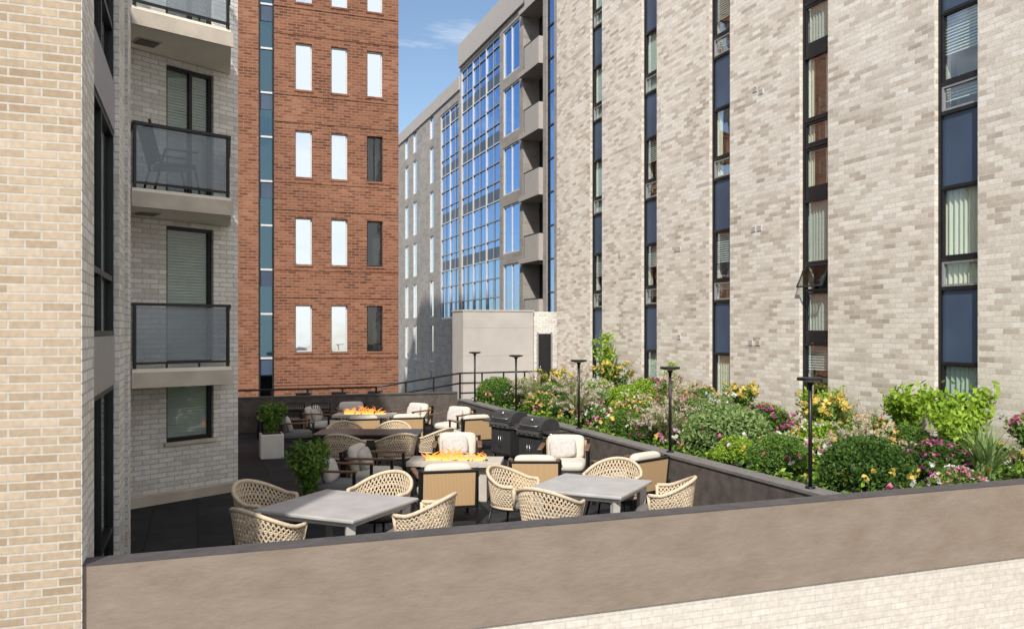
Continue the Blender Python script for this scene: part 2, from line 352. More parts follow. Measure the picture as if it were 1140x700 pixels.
for j in range(ny+1):
    for i in range(nx+1):
        x=7.05+4.0*i/nx;y=6.44+16.05*j/ny
        vs.append((x,y,0.54+0.06*math.sin(x*1.7+y)*math.sin(y*1.1)+0.05*i/nx*4+random.uniform(-.015,.015)))
for j in range(ny):
    for i in range(nx): a=j*(nx+1)+i; fs.append((a,a+1,a+nx+2,a+nx+1))
mb.add(vs,fs,'soil',True); mb.build('planting_bed_soil')
# ------------------------------------------------------------------ right building
RB=empty('pale_brick_apartment_building')
W=MB();G=MB();FR=MB()
F=Face(11.05,0,0,1,-1,0)
ycs=[3.5,6.7,9.87,13.1,16.2,19.37,22.5]
cols=[(y-0.4,y+0.4) for y in ycs]
F.facade(W,1.0,25.4,-8,17.2,cols,[(-7,16.6)],0.35,'brick_right')
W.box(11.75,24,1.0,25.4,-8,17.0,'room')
W.box(11.4,11.75,1.0,1.3,-8,17,'brick_right'); W.box(11.4,24,25.1,25.39,-8,17.0,'brick_right'); W.box(11.0,24.1,0.9,25.4,17.2,17.45,'cap')
for ci,(a,b) in enumerate(cols):
    n=-0.10
    F.box(FR,a,a+0.045,-7,16.6,n-0.08,n+0.02,'bronze'); F.box(FR,b-0.045,b,-7,16.6,n-0.08,n+0.02,'bronze')
    for k in range(-3,6):
        z=2.79*k
        def bar(c,w=0.07): F.box(FR,a+0.045,b-0.045,z+c-w/2,z+c+w/2,n-0.08,n+0.01,'bronze')
        def pane(c,d,frame=None,kind=None):
            c+=z;d+=z
            if frame:
                F.frame(FR,a+0.05,b-0.05,c,d,n,0.035,0.05,frame)
            F.quad(G,a+0.04,b-0.04,c,d,n-0.04,'glass')
            F.dress(G,a+0.03,b-0.03,c,d,n-0.05,kind)
        if ycs[ci]==13.1:
            kd=random.choice(['c2','half','c2','cs'])
            F.box(FR,a+0.045,b-0.045,z+2.36,z+2.57,n-0.06,n,'bronze')
            pane(2.57,3.34,'bronze',kd);bar(3.38,0.06); 
            if k==0:
                p0=F.P(a+0.05,3.85,n+0.02);p1=F.P(b-0.05,3.85,n+0.02);p2=F.P(b-0.05,3.45,n+0.2);p3=F.P(a+0.05,3.45,n+0.2)
                FR.tube([p0,p1,p2,p3],0.02,'bronze',4,True,False); G.add([p0,p1,p2,p3],[(0,1,2,3)],'glass')
                F.dress(G,a+0.03,b-0.03,3.42,3.85,n-0.05,'d')
            else: pane(3.42,3.85,'bronze',kd)
            bar(3.9,0.08); pane(3.94,5.1,None,kd); bar(5.12,0.05)
        else:
            F.quad(FR,a+0.04,b-0.04,z+2.08,z+3.27,n-0.03,'spandrel')
            bar(2.08,0.05);bar(3.27,0.06)
            kd=random.choice(['c','c2','c2','half','cs','half'])
            if ycs[ci]==9.87 and k==0: kd='c'
            pane(3.30,3.70,'greyframe',kd); bar(3.73,0.05); pane(3.76,4.86,'bronze',kd)
for (y,z) in [(14.75,4.75),(14.95,4.75),(14.8,2.35),(15.05,2.35),(17.9,4.6),(18.05,4.6),(17.9,2.45),(21.0,4.7),(14.7,7.6),(14.9,7.7)]:
    F.box(FR,y-0.075,y+0.075,z-0.06,z+0.06,0,0.012,'vent')
    for q in range(3): F.box(FR,y-0.06,y+0.06,z-0.045+q*0.035,z-0.034+q*0.035,0.012,0.016,'ventmid')
W.build('walls',RB);FR.build('window_frames',RB);G.build('window_glass',RB)
# ------------------------------------------------------------------ brown building
BB=empty('red_brick_office_building')
W=MB();G=MB();FR=MB()
F=Face(0,27.7,1,0,0,-1)
wc=[(2.905,3.442),(4.013,4.525),(5.11,5.58)]
strip=(1.801,2.264); xe=6.06
def xb(px): d=27.7/(.937+.000373*(570-px)); return d*(px-220)/1000
wc=[(xb(328.5),xb(347.5)),(xb(368.5),xb(387)),(xb(408.5),xb(426))]; strip=(xb(288),xb(305)); xe=xb(443.5)
rows=[]
for k in range(-3,6):
    z0=1.92+2.8*k; rows.append((z0,z0+1.50))
F.facade(W,strip[1],xe,-8,18,wc,rows,0.3,'brick_brown')
F.box(W,-6,strip[0],-8,18,-0.3,0,'brick_brown')
for k in range(-2,6):
    z=1.92+2.8*k+1.52
    F.box(W,strip[1],xe,z+0.22,z+0.27,0.0,0.02,'brick_brown')
    F.box(W,strip[1],xe,z-1.72,z-1.67,0.0,0.02,'brick_brown')
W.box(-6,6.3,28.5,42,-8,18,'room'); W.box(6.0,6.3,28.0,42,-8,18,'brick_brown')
W.box(-6.1,6.4,27.6,42,18,18.3,'cap')
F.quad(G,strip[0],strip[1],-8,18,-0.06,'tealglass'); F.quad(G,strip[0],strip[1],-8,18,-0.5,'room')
F.box(FR,strip[0],strip[0]+0.05,-8,18,-0.12,0.02,'bronze'); F.box(FR,strip[1]-0.05,strip[1],-8,18,-0.12,0.02,'bronze')
for k in range(-6,12):
    F.box(FR,strip[0]+0.05,strip[1]-0.05,1.4*k+0.3,1.4*k+0.36,-0.12,0.0,'whiteframe')
for k in range(-2,5,1):
    F.box(FR,strip[0]+0.05,strip[1]-0.05,2.8*k+1.2,2.8*k+1.7,-0.055,-0.03,'spandrel')
for ci,(a,b) in enumerate(wc):
    for ri,(c,d) in enumerate(rows):
        dark=(ci==2 and ri in (3,4,5) )
        F.frame(FR,a,b,c,d,-0.10,0.04,0.08,'bronze' if dark else 'whiteframe',vs=())
        if ci==2 and ri==5:
            F.box(FR,(a+b)/2-.02,(a+b)/2+.02,c+.04,d-.04,-.17,-.105,'bronze')
        F.quad(G,a,b,c,d,-0.14,'glass' if dark else 'mirror')
        F.dress(G,a,b,c,d,-0.16,'d' if dark else random.choice(['d','c2','b']))
        F.box(FR,a-0.03,b+0.03,c-0.06,c,-0.1,0.025,'brick_brown')
W.build('walls',BB);FR.build('window_frames',BB);G.build('window_glass',BB)
# ------------------------------------------------------------------ grey building with blue glass
GB=empty('grey_glass_office_building')
W=MB();G=MB();FR=MB()
F=Face(13.8,0,0,1,-1,0)
frows=[(3.45+2.8*k,5.75+2.8*k) for k in range(-3,5)]
F.facade(W,35.6,38.4,-8,18.4,[(36.0,38.2)],frows,0.3,'brick_grey')
F.facade(W,38.4,45.3,-8,18.4,[(38.7,45.2)],[(3.3,17.1)],0.3,'brick_grey')
F.facade(W,45.3,49.6,-8,16.7,[(45.6,49.4)],[(3.3,15.6)],0.3,'brick_grey')
F.facade(W,49.6,76,-8,16.7,[(51.0,51.9),(55.3,56.3),(57.7,58.7),(61,62),(65,66),(69,70)],frows,0.3,'brick_grey')
F.box(W,31.6,32.0,-8,18.4,-0.3,0,'brick_grey'); F.box(W,32.8,33.2,-8,18.4,-0.3,0,'brick_grey')
F.box(W,31.5,45.3,17.3,18.55,-0.5,0.12,'band'); F.box(W,45.3,76,16.1,16.85,-0.4,0.08,'band')
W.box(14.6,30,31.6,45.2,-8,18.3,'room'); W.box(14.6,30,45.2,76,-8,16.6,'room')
W.box(13.9,30,31.4,31.6,-8,18.4,'brick_grey')
def win(a,b,c,d,gm='blueglass',fm='whiteframe',vs=(),hs=(),w=0.07):
    F.frame(FR,a,b,c,d,-0.03,w,0.1,fm,vs,hs); F.quad(G,a,b,c,d,-0.09,gm)
for c,d in frows:
    win(36.0,38.2,c,d,vs=(37.1,))
    for a,b in [(51.0,51.9),(55.3,56.3),(57.7,58.7),(61,62),(65,66),(69,70)]: win(a,b,c,d,'mirror',w=0.06)
def curtainwall(a,b,c,d,maj,mnr):
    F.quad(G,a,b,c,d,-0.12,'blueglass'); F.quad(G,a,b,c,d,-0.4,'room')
    F.frame(FR,a,b,c,d,-0.04,0.09,0.1,'whiteframe',vs=maj)
    for v in mnr: F.box(FR,v-.025,v+.025,c+.1,d-.1,-.1,-.06,'greyframe')
    i=1
    while c+0.95*i<d-0.3:
        h=c+0.95*i; F.box(FR,a+.1,b-.1,h-0.03,h+0.03,-.11,-.062,'whiteframe' if i%3==0 else 'greyframe')
        if i%3==0: F.box(G,a+.1,b-.1,h+.05,h+.6,-0.118,-0.112,'spandrel')
        i+=1
curtainwall(38.7,45.2,3.3,17.1,[40.9,43.1],(39.8,42.0,44.2))
curtainwall(45.6,49.4,3.3,15.6,[47.5],(46.5,48.5))
F.frame(FR,32.0,32.8,-8,17.3,-0.05,0.06,0.1,'bronze',hs=[1.4*i for i in range(-5,12)]); F.quad(G,32.0,32.8,-8,17.3,-0.1,'blueglass')
for k in range(-2,6):
    z=3.0+2.8*k
    F.box(W,33.2,35.6,z-0.2,z,-1.3,0.2,'band'); F.box(W,33.3,34.9,z,z+0.95,0.14,0.19,'band')
    F.box(W,33.2,33.26,z,z+0.95,0,0.19,'band'); 
    F.box(FR,33.25,34.95,z+0.96,z+1.0,0.12,0.2,'bronze')
    F.box(FR,34.95,35.0,z,z+1.0,0.1,0.18,'bronze')
F.quad(W,33.2,35.6,-8,17.3,-1.3,'brick_grey'); W.box(13.8,15.2,35.55,35.6,-8,17.3,'brick_grey')
for k in range(-2,6):
    z=3.0+2.8*k; F.quad(G,33.8,35.3,z+0.02,z+2.2,-1.25,'blueglass')
W.build('walls',GB);FR.build('window_frames',GB);G.build('window_glass',GB)
# ------------------------------------------------------------------ service block
SB=MB()
SB.box(7.9,10.3,25.6,26.8,-8,3.22,'block'); SB.box(7.88,10.32,25.58,26.85,3.22,3.27,'band')
for z in (0.9,1.8,2.7): SB.box(7.9,10.3,25.594,25.6,z,z+0.012,'band')
SB.box(10.3,11.9,25.7,26.8,-8,3.22,'brick_left'); SB.box(10.5,10.95,25.66,25.7,0.2,2.5,'bronze')
SB.box(10.46,10.5,25.64,25.7,0.2,2.55,'greyframe');SB.box(10.95,10.99,25.64,25.7,0.2,2.55,'greyframe')
SB.tube([(10.56,25.62,1.3),(10.56,25.62,1.45)],0.012,'steel')
SB.build('service_entrance_block')
# ------------------------------------------------------------------ left building
LB=empty('grey_brick_balcony_building')
W=MB();G=MB();FR=MB();TOP=8.35
W.box(-9,-0.72,6.2,6.5,-8,TOP,'brick_front')
FA=Face(-0.72,0,0,1,1,0)
FA.facade(W,6.5,10.6,-8,TOP,[(6.95,9.1),(9.75,10.2)],[(0.12,8.1)],0.25,'brick_left')
FA.box(W,6.203,6.5,-7.9,TOP-.01,0,0.006,'brick_left')
W.box(-2.4,-0.97,10.35,10.6,-8,TOP,'brick_left')
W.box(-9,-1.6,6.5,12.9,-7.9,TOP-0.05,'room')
for (a,b) in [(6.95,9.1),(9.75,10.2)]:
    zl=[0.12,2.08,2.55,4.54,5.0,7.0,7.4,8.1]
    vs=[(a+b)/2] if b-a>1 else []
    for i in range(len(zl)-1):
        z0,z1=zl[i],zl[i+1]
        if i%2==0:
            FA.frame(FR,a,b,z0,z1,-0.05,0.05,0.08,'bronze',vs,[z0+0.55]); FA.quad(G,a,b,z0,z1,-0.09,'glass')
            FA.dress(G,a,b,z0,z1,-0.1,random.choice(['b','c2','cs']))
        else:
            FA.box(FR,a,b,z0,z1,-0.1,-0.04,'greyframe')
fx,fy=-2.4,12.65
FF=Face(fx,fy,1.52,0.93,0.93,-1.52)
L_=math.hypot(0.62-fx,14.5-fy)
def tU(t): return math.hypot(1.5,0.92)+t*math.hypot(1.52,0.93)
wu=(tU(0.30),tU(0.75))
rowsL=[(0.9,1.80),(2.1,4.2),(4.56,6.66),(7.02,8.1)]
FF.facade(W,0,L_,-8,TOP,[wu],rowsL,0.25,'brick_left')
FF.box(W,0.6,L_+0.02,0.0,0.14,0,0.10,'concrete')
e=FF.P(L_,0,-0.25)
W.prism([(e.x,e.y),(e.x+0.11,e.y+1),(0.72,19),(-9,19),(-9,13),(-2.6,12.9)],-7.9,TOP-0.04,'brick_left')
W.prism([(-9,6.3),(-0.8,6.3),(-0.8,10.5),(-2.3,10.5),(-2.3,12.7),(0.5,14.6),(0.5,18.9),(-9,18.9)],TOP-0.03,TOP+0.02,'roof')
for i,(c,d) in enumerate(rowsL):
    FF.frame(FR,wu[0],wu[1],c,d,-0.06,0.05,0.08,'bronze',[wu[0]+(wu[1]-wu[0])*0.55] if i>1 else [],[])
    FF.quad(G,wu[0],wu[1],c,d,-0.1,'glass')
    FF.slats(G,wu[0],wu[1],c+(0.02 if i==0 else 0.9 if i==1 else 1.1),d,-0.13,'blind',0.045)
    FF.quad(G,wu[0],wu[1],c,d,-0.32,'roommid')
    if i==0: FF.box(FR,wu[0]-0.04,wu[1]+0.04,c-0.06,c,-0.08,0.04,'concrete')
oL=Vector((-0.83,12.47));oR=Vector((0.46,13.0));wR=Vector((0.50,14.38));wL=Vector((-1.0,13.46))
for k in range(3):
    zt=2.08+2.46*k
    W.prism([tuple(p) for p in (oL,oR,wR,wL)],zt-0.25,zt,'soffit')
    d=(oR-oL).normalized(); nn=Vector((d.y,-d.x))
    fb=Face(oL.x,oL.y,d.x,d.y,nn.x,nn.y); Lf=(oR-oL).length
    fb.box(W,-0.02,Lf+0.02,zt-0.26,zt-0.05,0,0.04,'concrete')
    fb.box(FR,0.02,Lf-0.02,zt+0.86,zt+0.90,-0.05,0.03,'bronze')
    fb.box(FR,0.02,Lf-0.02,zt+0.06,zt+0.09,-0.035,0.012,'bronze')
    for u in (0.02,Lf-0.06): fb.box(FR,u,u+0.035,zt,zt+0.86,-0.04,0.01,'bronze')
    for u in (Lf*0.33,Lf*0.66): fb.box(FR,u,u+0.02,zt+0.0,zt+0.07,-0.03,0.0,'bronze')
    fb.box(G,0.055,Lf-0.07,zt+0.10,zt+0.85,-0.015,-0.005,'frost')
    d2=(wR-oR).normalized(); f2=Face(oR.x,oR.y,d2.x,d2.y,d2.y,-d2.x); l2=(wR-oR).length
    f2.box(FR,0.0,l2,zt+0.86,zt+0.90,-0.05,0.0,'bronze'); f2.box(G,0.03,l2,zt+0.1,zt+0.85,-0.03,-0.02,'frost')
    d3=(wL-oL).normalized(); f3=Face(oL.x,oL.y,d3.x,d3.y,-d3.y,d3.x); l3=(wL-oL).length
    f3.box(FR,0.0,l3,zt+0.86,zt+0.90,-0.05,0.0,'bronze'); f3.box(G,0.03,l3,zt+0.1,zt+0.85,-0.03,-0.02,'frost')
    fb.box(FR,0.28,0.55,zt-0.275,zt-0.263,-0.75,-0.5,'ventdark'); fb.box(FR,0.25,0.58,zt-0.262,zt-0.251,-0.78,-0.47,'concrete')
W.build('walls',LB);FR.build('window_frames_and_railings',LB);G.build('window_glass',LB)
# ------------------------------------------------------------------ furniture meshes
def woven_chair():
    mb=MB()
    def S(phi,t):
        s=math.sin(phi); zt=0.62+0.15*max(0,s)**1.3; zb=0.38
        k=0.90+0.16*t
        return Vector((0.31*k*math.cos(phi),-0.30*k*s,zb+(zt-zb)*t))
    a0,a1=math.radians(-22),math.radians(202)
    n=30
    for i in range(-5,n+1):
        for sg in (1,-1):
            pts=[]
            for j in range(7):
                t=j/6; ph=a0+(a1-a0)*(i/n)+ (t if sg>0 else (1-t))*math.radians(38)
                if a0<=ph<=a1: pts.append(S(ph,t)*1.0)
            if len(pts)>1: mb.tube(pts,0.0085,'rope',4)
    for t in (0.35,0.68):
        mb.tube([S(a0+(a1-a0)*i/24,t) for i in range(25)],0.007,'rope',4)
    for t,r in ((0,0.016),(1,0.02)):
        mb.tube([S(a0+(a1-a0)*i/28,t) for i in range(29)],r,'rope',7)
    for a in (a0,a1): mb.tube([S(a,0),S(a,1)],0.018,'rope',7)
    mb.cushion(0,0.02,0.405,0.54,0.54,0.09,'greycushion',None,0.6)
    mb.tube([(0.27*math.cos(q*math.pi/10),0.27*math.sin(q*math.pi/10),0.365) for q in range(20)],0.014,'black',6,True)
    for sx in (-1,1):
        for sy in (-1,1):
            mb.tube([(0.2*sx,0.2*sy,0.37),(0.27*sx,0.27*sy,0.0)],[0.015,0.010],'black',7)
    return mb.mesh('woven_armchair')
def lounge_chair(cush='cushion',panel='tan',pil=True):
    mb=MB(); w=0.37
    for sx in (-1,1):
        mb.bbox(sx*w,0.34,0.30,0.035,0.045,0.60,0.006,'black'); mb.bbox(sx*w,-0.36,0.36,0.035,0.045,0.72,0.006,'black')
        mb.bbox(sx*w,0,0.235,0.03,0.66,0.04,0.006,'black')
        mb.bbox(sx*w,0.01,0.615,0.07,0.74,0.03,0.01,'wood')
    mb.bbox(0,0.34,0.235,0.71,0.04,0.05,0.006,'black'); mb.bbox(0,-0.36,0.235,0.71,0.04,0.05,0.006,'black')
    T=Matrix.Translation((0,-0.37,0.22))@Matrix.Rotation(math.radians(7),4,'X')
    mb.bbox(0,0,0.24,0.68,0.03,0.44,0.01,panel,T)
    for sx in (-1,1): mb.bbox(sx*0.35,0,0.24,0.03,0.045,0.48,0.006,'black',T)
    mb.bbox(0,0,0.475,0.73,0.045,0.03,0.006,'black',T)
    mb.cushion(0,0.02,0.34,0.68,0.70,0.17,cush)
    T2=Matrix.Translation((0,-0.27,0.58))@Matrix.Rotation(math.radians(100),4,'X')
    mb.cushion(0,0,0,0.62,0.40,0.15,cush,T2)
    if pil:
        T3=Matrix.Translation((0.04,-0.15,0.57))@Matrix.Rotation(math.radians(6),4,'Y')@Matrix.Rotation(math.radians(108),4,'X')
        mb.cushion(0,0,0,0.44,0.32,0.13,'pillow',T3,0.5)
    return mb.mesh('lounge_armchair')
def sq_table():
    mb=MB()
    mb.bbox(0,0,0.73,1.04,1.04,0.04,0.012,'tabletop'); mb.bbox(0,0,0.685,0.94,0.94,0.05,0.004,'tableleg')
    for sx in (-1,1):
        for sy in (-1,1):
            mb.tube([(sx*0.43,sy*0.43,0.67),(sx*0.40,sy*0.40,0.0)],[0.055,0.035],'tableleg',4,False,False)
    return mb.mesh('square_patio_table')
def fire_table(seed):
    random.seed(seed)
    mb=MB()
    mb.bbox(0,0,0.27,1.0,0.42,0.54,0.015,'stone')
    zt=0.58; o=(0.72,0.34); i=(0.50,0.13)
    mb.bbox(-(o[0]+i[0])/2,0,zt,o[0]-i[0],2*o[1],0.07,0.01,'stone'); mb.bbox((o[0]+i[0])/2,0,zt,o[0]-i[0],2*o[1],0.07,0.01,'stone')
    mb.bbox(0,-(o[1]+i[1])/2,zt,2*i[0],o[1]-i[1],0.069,0.002,'stone'); mb.bbox(0,(o[1]+i[1])/2,zt,2*i[0],o[1]-i[1],0.069,0.002,'stone')
    mb.box(-i[0],i[0],-i[1],i[1],0.55,0.57,'black')
    for q in range(90):
        x=random.uniform(-.47,.47);y=random.uniform(-.11,.11);r=random.uniform(.015,.03)
        mb.cushion(x,y,0.585,2*r,2*r*random.uniform(.7,1.2),1.6*r,'rock',None,0.8,6,4)
    for q in range(60):
        x=random.uniform(-.46,.46);y=random.uniform(-.09,.09);h=random.uniform(.05,.27)*(1-0.35*abs(x)/.45);r=random.uniform(.012,.032)
        ph=random.random()*6;pts=[];rr=[]
        for j in range(11):
            t=j/10; pts.append((x+0.07*t*math.sin(ph+t*5),y+0.04*t*math.cos(ph+t*4),0.585+h*t)); rr.append(max(0.001,r*(math.sin(math.pi*min(1,t*0.85+0.15))**0.8)*(1-t*0.35)))
        mb.tube(pts,rr,'flame',7)
    return mb.mesh('fire_pit_table')
def grill():
    mb=MB()
    mb.bbox(0,0,0.42,0.72,0.5,0.62,0.01,'grillblack')
    for sx in (-1,1):
        mb.bbox(sx*0.175,0.255,0.41,0.335,0.012,0.52,0.004,'grillgrey'); mb.tube([(sx*0.04,0.285,0.30),(sx*0.04,0.285,0.55)],0.009,'steel')
    mb.bbox(0,0.02,0.79,0.78,0.56,0.14,0.012,'grillblack'); mb.bbox(0,0.305,0.79,0.72,0.012,0.10,0.003,'steel')
    for q in range(4):
        x=-0.25+q*0.165; mb.tube([(x,0.30,0.79),(x,0.345,0.79)],0.026,'grillblack',12)
    prof=[(-0.26,0.86),(-0.27,0.96),(-0.22,1.05),(-0.12,1.10),(0.02,1.11),(0.14,1.07),(0.22,0.99),(0.27,0.87)]
    n=len(prof); vs=[(-0.37,y,z) for y,z in prof]+[(0.37,y,z) for y,z in prof]
    mb.add(vs,[tuple(range(n)),tuple(range(2*n-1,n-1,-1))]+[(i,n+i,n+i+1,i+1) for i in range(n-1)],'grillgrey')
    mb.tube([(-0.28,0.22,0.98),(-0.28,0.30,0.95),(0.28,0.30,0.95),(0.28,0.22,0.98)],0.013,'steel',8)
    mb.tube([(0,0.17,1.05),(0,0.2,1.08)],0.04,'steel',14)
    for sx in (-1,1):
        mb.bbox(sx*0.56,0.02,0.85,0.34,0.46,0.03,0.008,'grillgrey'); mb.tube([(sx*0.42,0.24,0.83),(sx*0.70,0.24,0.83)],0.012,'steel')
        for sy in (-1,1):
            mb.tube([(sx*0.31-0.02,sy*0.2,0.05),(sx*0.31+0.02,sy*0.2,0.05)],0.05,'black',14)
            mb.box(sx*0.31-0.012,sx*0.31+0.012,sy*0.2-0.012,sy*0.2+0.012,0.05,0.12,'steel')
    return mb.mesh('gas_barbecue_grill')
def rect_table():
    mb=MB(); mb.bbox(0,0,0.73,1.9,0.9,0.04,0.01,'darktop')
    for sx in (-1,1):
        for sy in (-1,1): mb.bbox(sx*0.88,sy*0.38,0.355,0.06,0.06,0.71,0.006,'black')
    mb.bbox(0,0.38,0.68,1.7,0.03,0.05,0.003,'black');mb.bbox(0,-0.38,0.68,1.7,0.03,0.05,0.003,'black')
    return mb.mesh('dark_dining_table')
def side_chair():
    mb=MB()
    for sx in (-1,1):
        mb.tube([(sx*0.24,0.22,0),(sx*0.22,0.2,0.45),(sx*0.25,0.2,0.64),(sx*0.25,-0.2,0.66)],0.013,'black',6)
        mb.tube([(sx*0.25,-0.28,0),(sx*0.22,-0.2,0.45),(sx*0.22,-0.3,0.86)],0.013,'black',6)
    mb.tube([(-0.22,-0.3,0.86),(0.22,-0.3,0.86)],0.014,'black'); mb.cushion(0,0,0.45,0.46,0.46,0.06,'greycushion',None,0.4)
    for q in range(9): x=-0.2+0.05*q; mb.tube([(x,-0.21,0.48),(x,-0.3,0.86)],0.006,'black',4)
    return mb.mesh('black_patio_chair')
wc_m=woven_chair(); lc=lounge_chair(); lc2=lounge_chair('greycushion','greycushion'); st=sq_table(); ft1=fire_table(5); ft2=fire_table(9); gr=grill(); rt=rect_table(); sc_=side_chair()
def face_to(name,me,x,y,tx,ty,jit=0,sc=1.0):
    return put(name,me,(x,y,0),math.atan2(ty-y,tx-x)-math.pi/2+jit,sc)
random.seed(7)
put('square_patio_table',st,(1.42,9.12,0),math.radians(45),(1.2,1.2,1.0))
for x,y in ((0.68,8.62),(2.2,8.66),(0.74,9.78),(2.0,9.82)): face_to('woven_armchair',wc_m,x,y,1.42,9.15,random.uniform(-.15,.15),1.16)
put('square_patio_table',st,(4.45,9.2,0),math.radians(43),(1.13,1.13,1.0))
for x,y in ((3.72,8.72),(5.18,8.72),(3.74,9.85),(5.1,9.9)): face_to('woven_armchair',wc_m,x,y,4.45,9.25,random.uniform(-.15,.15),1.14)
rt_x,rt_y=2.95,15.4
put('dark_dining_table',rt,(rt_x,rt_y,0),math.radians(-20))
for x,y in [(2.4,14.75),(3.25,14.5),(4.05,14.95),(2.65,16.25),(3.5,15.95)]:
    face_to('woven_armchair',wc_m,x,y,rt_x+(x-rt_x)*0.6,rt_y,random.uniform(-.2,.2),1.08)
put('fire_pit_table',ft1,(3.74,12.5,0),math.radians(-24))
face_to('lounge_armchair',lc,3.20,11.25,3.4,12.4,0.05,1.05)
face_to('lounge_armchair',lc,2.62,13.15,3.62,12.3,0.25,1.05)
face_to('lounge_armchair',lc,4.2,13.95,3.7,12.4,0.0,1.05)
face_to('lounge_armchair',lc,4.75,11.75,5.2,12.9,0,1.0)
face_to('lounge_armchair',lc,5.8,13.0,4.6,11.2,0.1,1.05)
face_to('lounge_armchair',lc,6.05,11.2,5.5,12.6,0.0,1.05)
face_to('lounge_armchair',lc2,1.95,12.35,3.0,12.0,-0.2)
put('fire_pit_table',ft2,(3.75,20.1,0),math.radians(-22))
for x,y,tx,ty in [(2.85,20.7,3.7,20.0),(3.7,21.5,3.75,20),(4.35,18.4,4.5,20),(3.4,18.5,3.6,20),(5.7,19.3,4.2,18.3),(5.65,17.7,5.5,19.5),(5.0,20.6,3.9,19.8)]:
    face_to('lounge_armchair',lc,x,y,tx,ty,random.uniform(-.1,.1))
face_to('lounge_armchair',lc2,2.0,18.9,3.4,18.9)
put('dark_dining_table',rt,(2.3,21.75,0),math.radians(-4),0.9)
for x,y in [(1.6,21.1),(2.2,21.05),(2.8,21.0)]: face_to('black_patio_chair',sc_,x,y,x,22.4)
put('gas_barbecue_grill',gr,(5.95,16.1,0),math.radians(108),0.88); put('gas_barbecue_grill',gr,(6.0,14.65,0),math.radians(108),0.88)
mb=MB()
for sx in (-1,1):
    mb.tube([(sx*0.26,0.28,0),(sx*0.26,0.2,0.42),(sx*0.26,-0.25,0.36),(sx*0.26,-0.42,0.98)],0.02,'black',6); mb.tube([(sx*0.26,-0.35,0),(sx*0.26,-0.2,0.6),(sx*0.26,0.25,0.6)],0.018,'black',6)
mb.cushion(0,0,0.40,0.5,0.5,0.07,'greycushion'); 
mb.cushion(0,0,0,0.5,0.55,0.06,'greycushion',Matrix.Translation((0,-0.34,0.68))@Matrix.Rotation(math.radians(105),4,'X'))
mb.build('reclining_balcony_chair',None,(-0.32,13.05,4.54),math.radians(-70))
mb=MB()
mb.tube([(0,0,0.0),(0,0,0.02)],0.06,'black',16); mb.tube([(0,0,0.02),(0,0,1.28)],0.024,'black',10)
mb.tube([(0,0,1.24),(0,0,1.30)],[0.03,0.055],'black',14); mb.tube([(0,0,1.30),(0,0,1.335)],0.155,'black',24,False,False)
mb.tube([(0,0,1.285),(0,0,1.30)],0.09,'whitepot',16)
bl=mb.mesh('path_light')
for y in (8.27,11.49,14.86,18.3,21.4): put('path_light',bl,(6.93,y,0.70))
mb=MB()
def rail(p0,p1,zs,n,base):
    for dz in zs: mb.tube([(p0[0],p0[1],p0[2]-dz),(p1[0],p1[1],p1[2]-dz)],0.028,'black',6)
    for i in range(n+1):
        t=i/n; x=p0[0]+(p1[0]-p0[0])*t;y=p0[1]+(p1[1]-p0[1])*t;z=p0[2]+(p1[2]-p0[2])*t
        mb.box(x-.02,x+.02,y-.02,y+.02,base,z,'black')
rail((0.9,22.9,1.05),(4.6,23.0,1.05),(0,0.25),4,0)
rail((4.6,23.0,1.05),(7.4,24.3,1.32),(0,0.3),3,0)
rail((7.4,24.3,1.32),(10.3,24.6,1.32),(0,0.3,0.6),4,0)
mb.build('metal_railing')
# ------------------------------------------------------------------ plants
def unit(n):
    v=rng.normal(size=(n,3)); return v/np.linalg.norm(v,axis=1)[:,None]
def leafquads(P,size,asp=0.5,up=None,bias=0.0):
    n=len(P); a=unit(n)
    if up is not None: a=a*(1-bias)+up*bias; a/=np.linalg.norm(a,axis=1)[:,None]
    r=unit(n); b=np.cross(a,r); b/=np.linalg.norm(b,axis=1)[:,None]
    s=(size*rng.uniform(0.6,1.3,n))[:,None]
    return np.stack([P-a*s,P+b*s*asp,P+a*s,P-b*s*asp],axis=1)
def qmesh(name,parts):
    mats=[];idx=[];Q=[]
    for q,k in parts:
        if k not in mats: mats.append(k)
        Q.append(q); idx.append(np.full(len(q),mats.index(k)))
    Q=np.concatenate(Q);idx=np.concatenate(idx).astype(np.int32); n=len(Q)
    V=Q.reshape(-1,3); loops=np.arange(4*n,dtype=np.int32)
    me=bpy.data.meshes.new(name)
    me.vertices.add(4*n); me.vertices.foreach_set('co',V.astype(np.float32).ravel())
    me.loops.add(4*n); me.loops.foreach_set('vertex_index',loops)
    me.polygons.add(n); me.polygons.foreach_set('loop_start',np.arange(0,4*n,4,dtype=np.int32))
    try: me.polygons.foreach_set('loop_total',np.full(n,4,dtype=np.int32))
    except Exception: pass
    for k in mats: me.materials.append(M[k])
    me.polygons.foreach_set('material_index',idx)
    me.update(calc_edges=True); return me
def blobquads(rx,ry,rz,cz):
    qs=[];nu,nv=10,6
    def p(i,j):
        th=2*math.pi*i/nu;ph=-math.pi/2+math.pi*j/nv
        return (rx*math.cos(ph)*math.cos(th),ry*math.cos(ph)*math.sin(th),cz+rz*math.sin(ph))
    for i in range(nu):
        for j in range(nv): qs.append([p(i,j),p(i+1,j),p(i+1,j+1),p(i,j+1)])
    return np.array(qs)
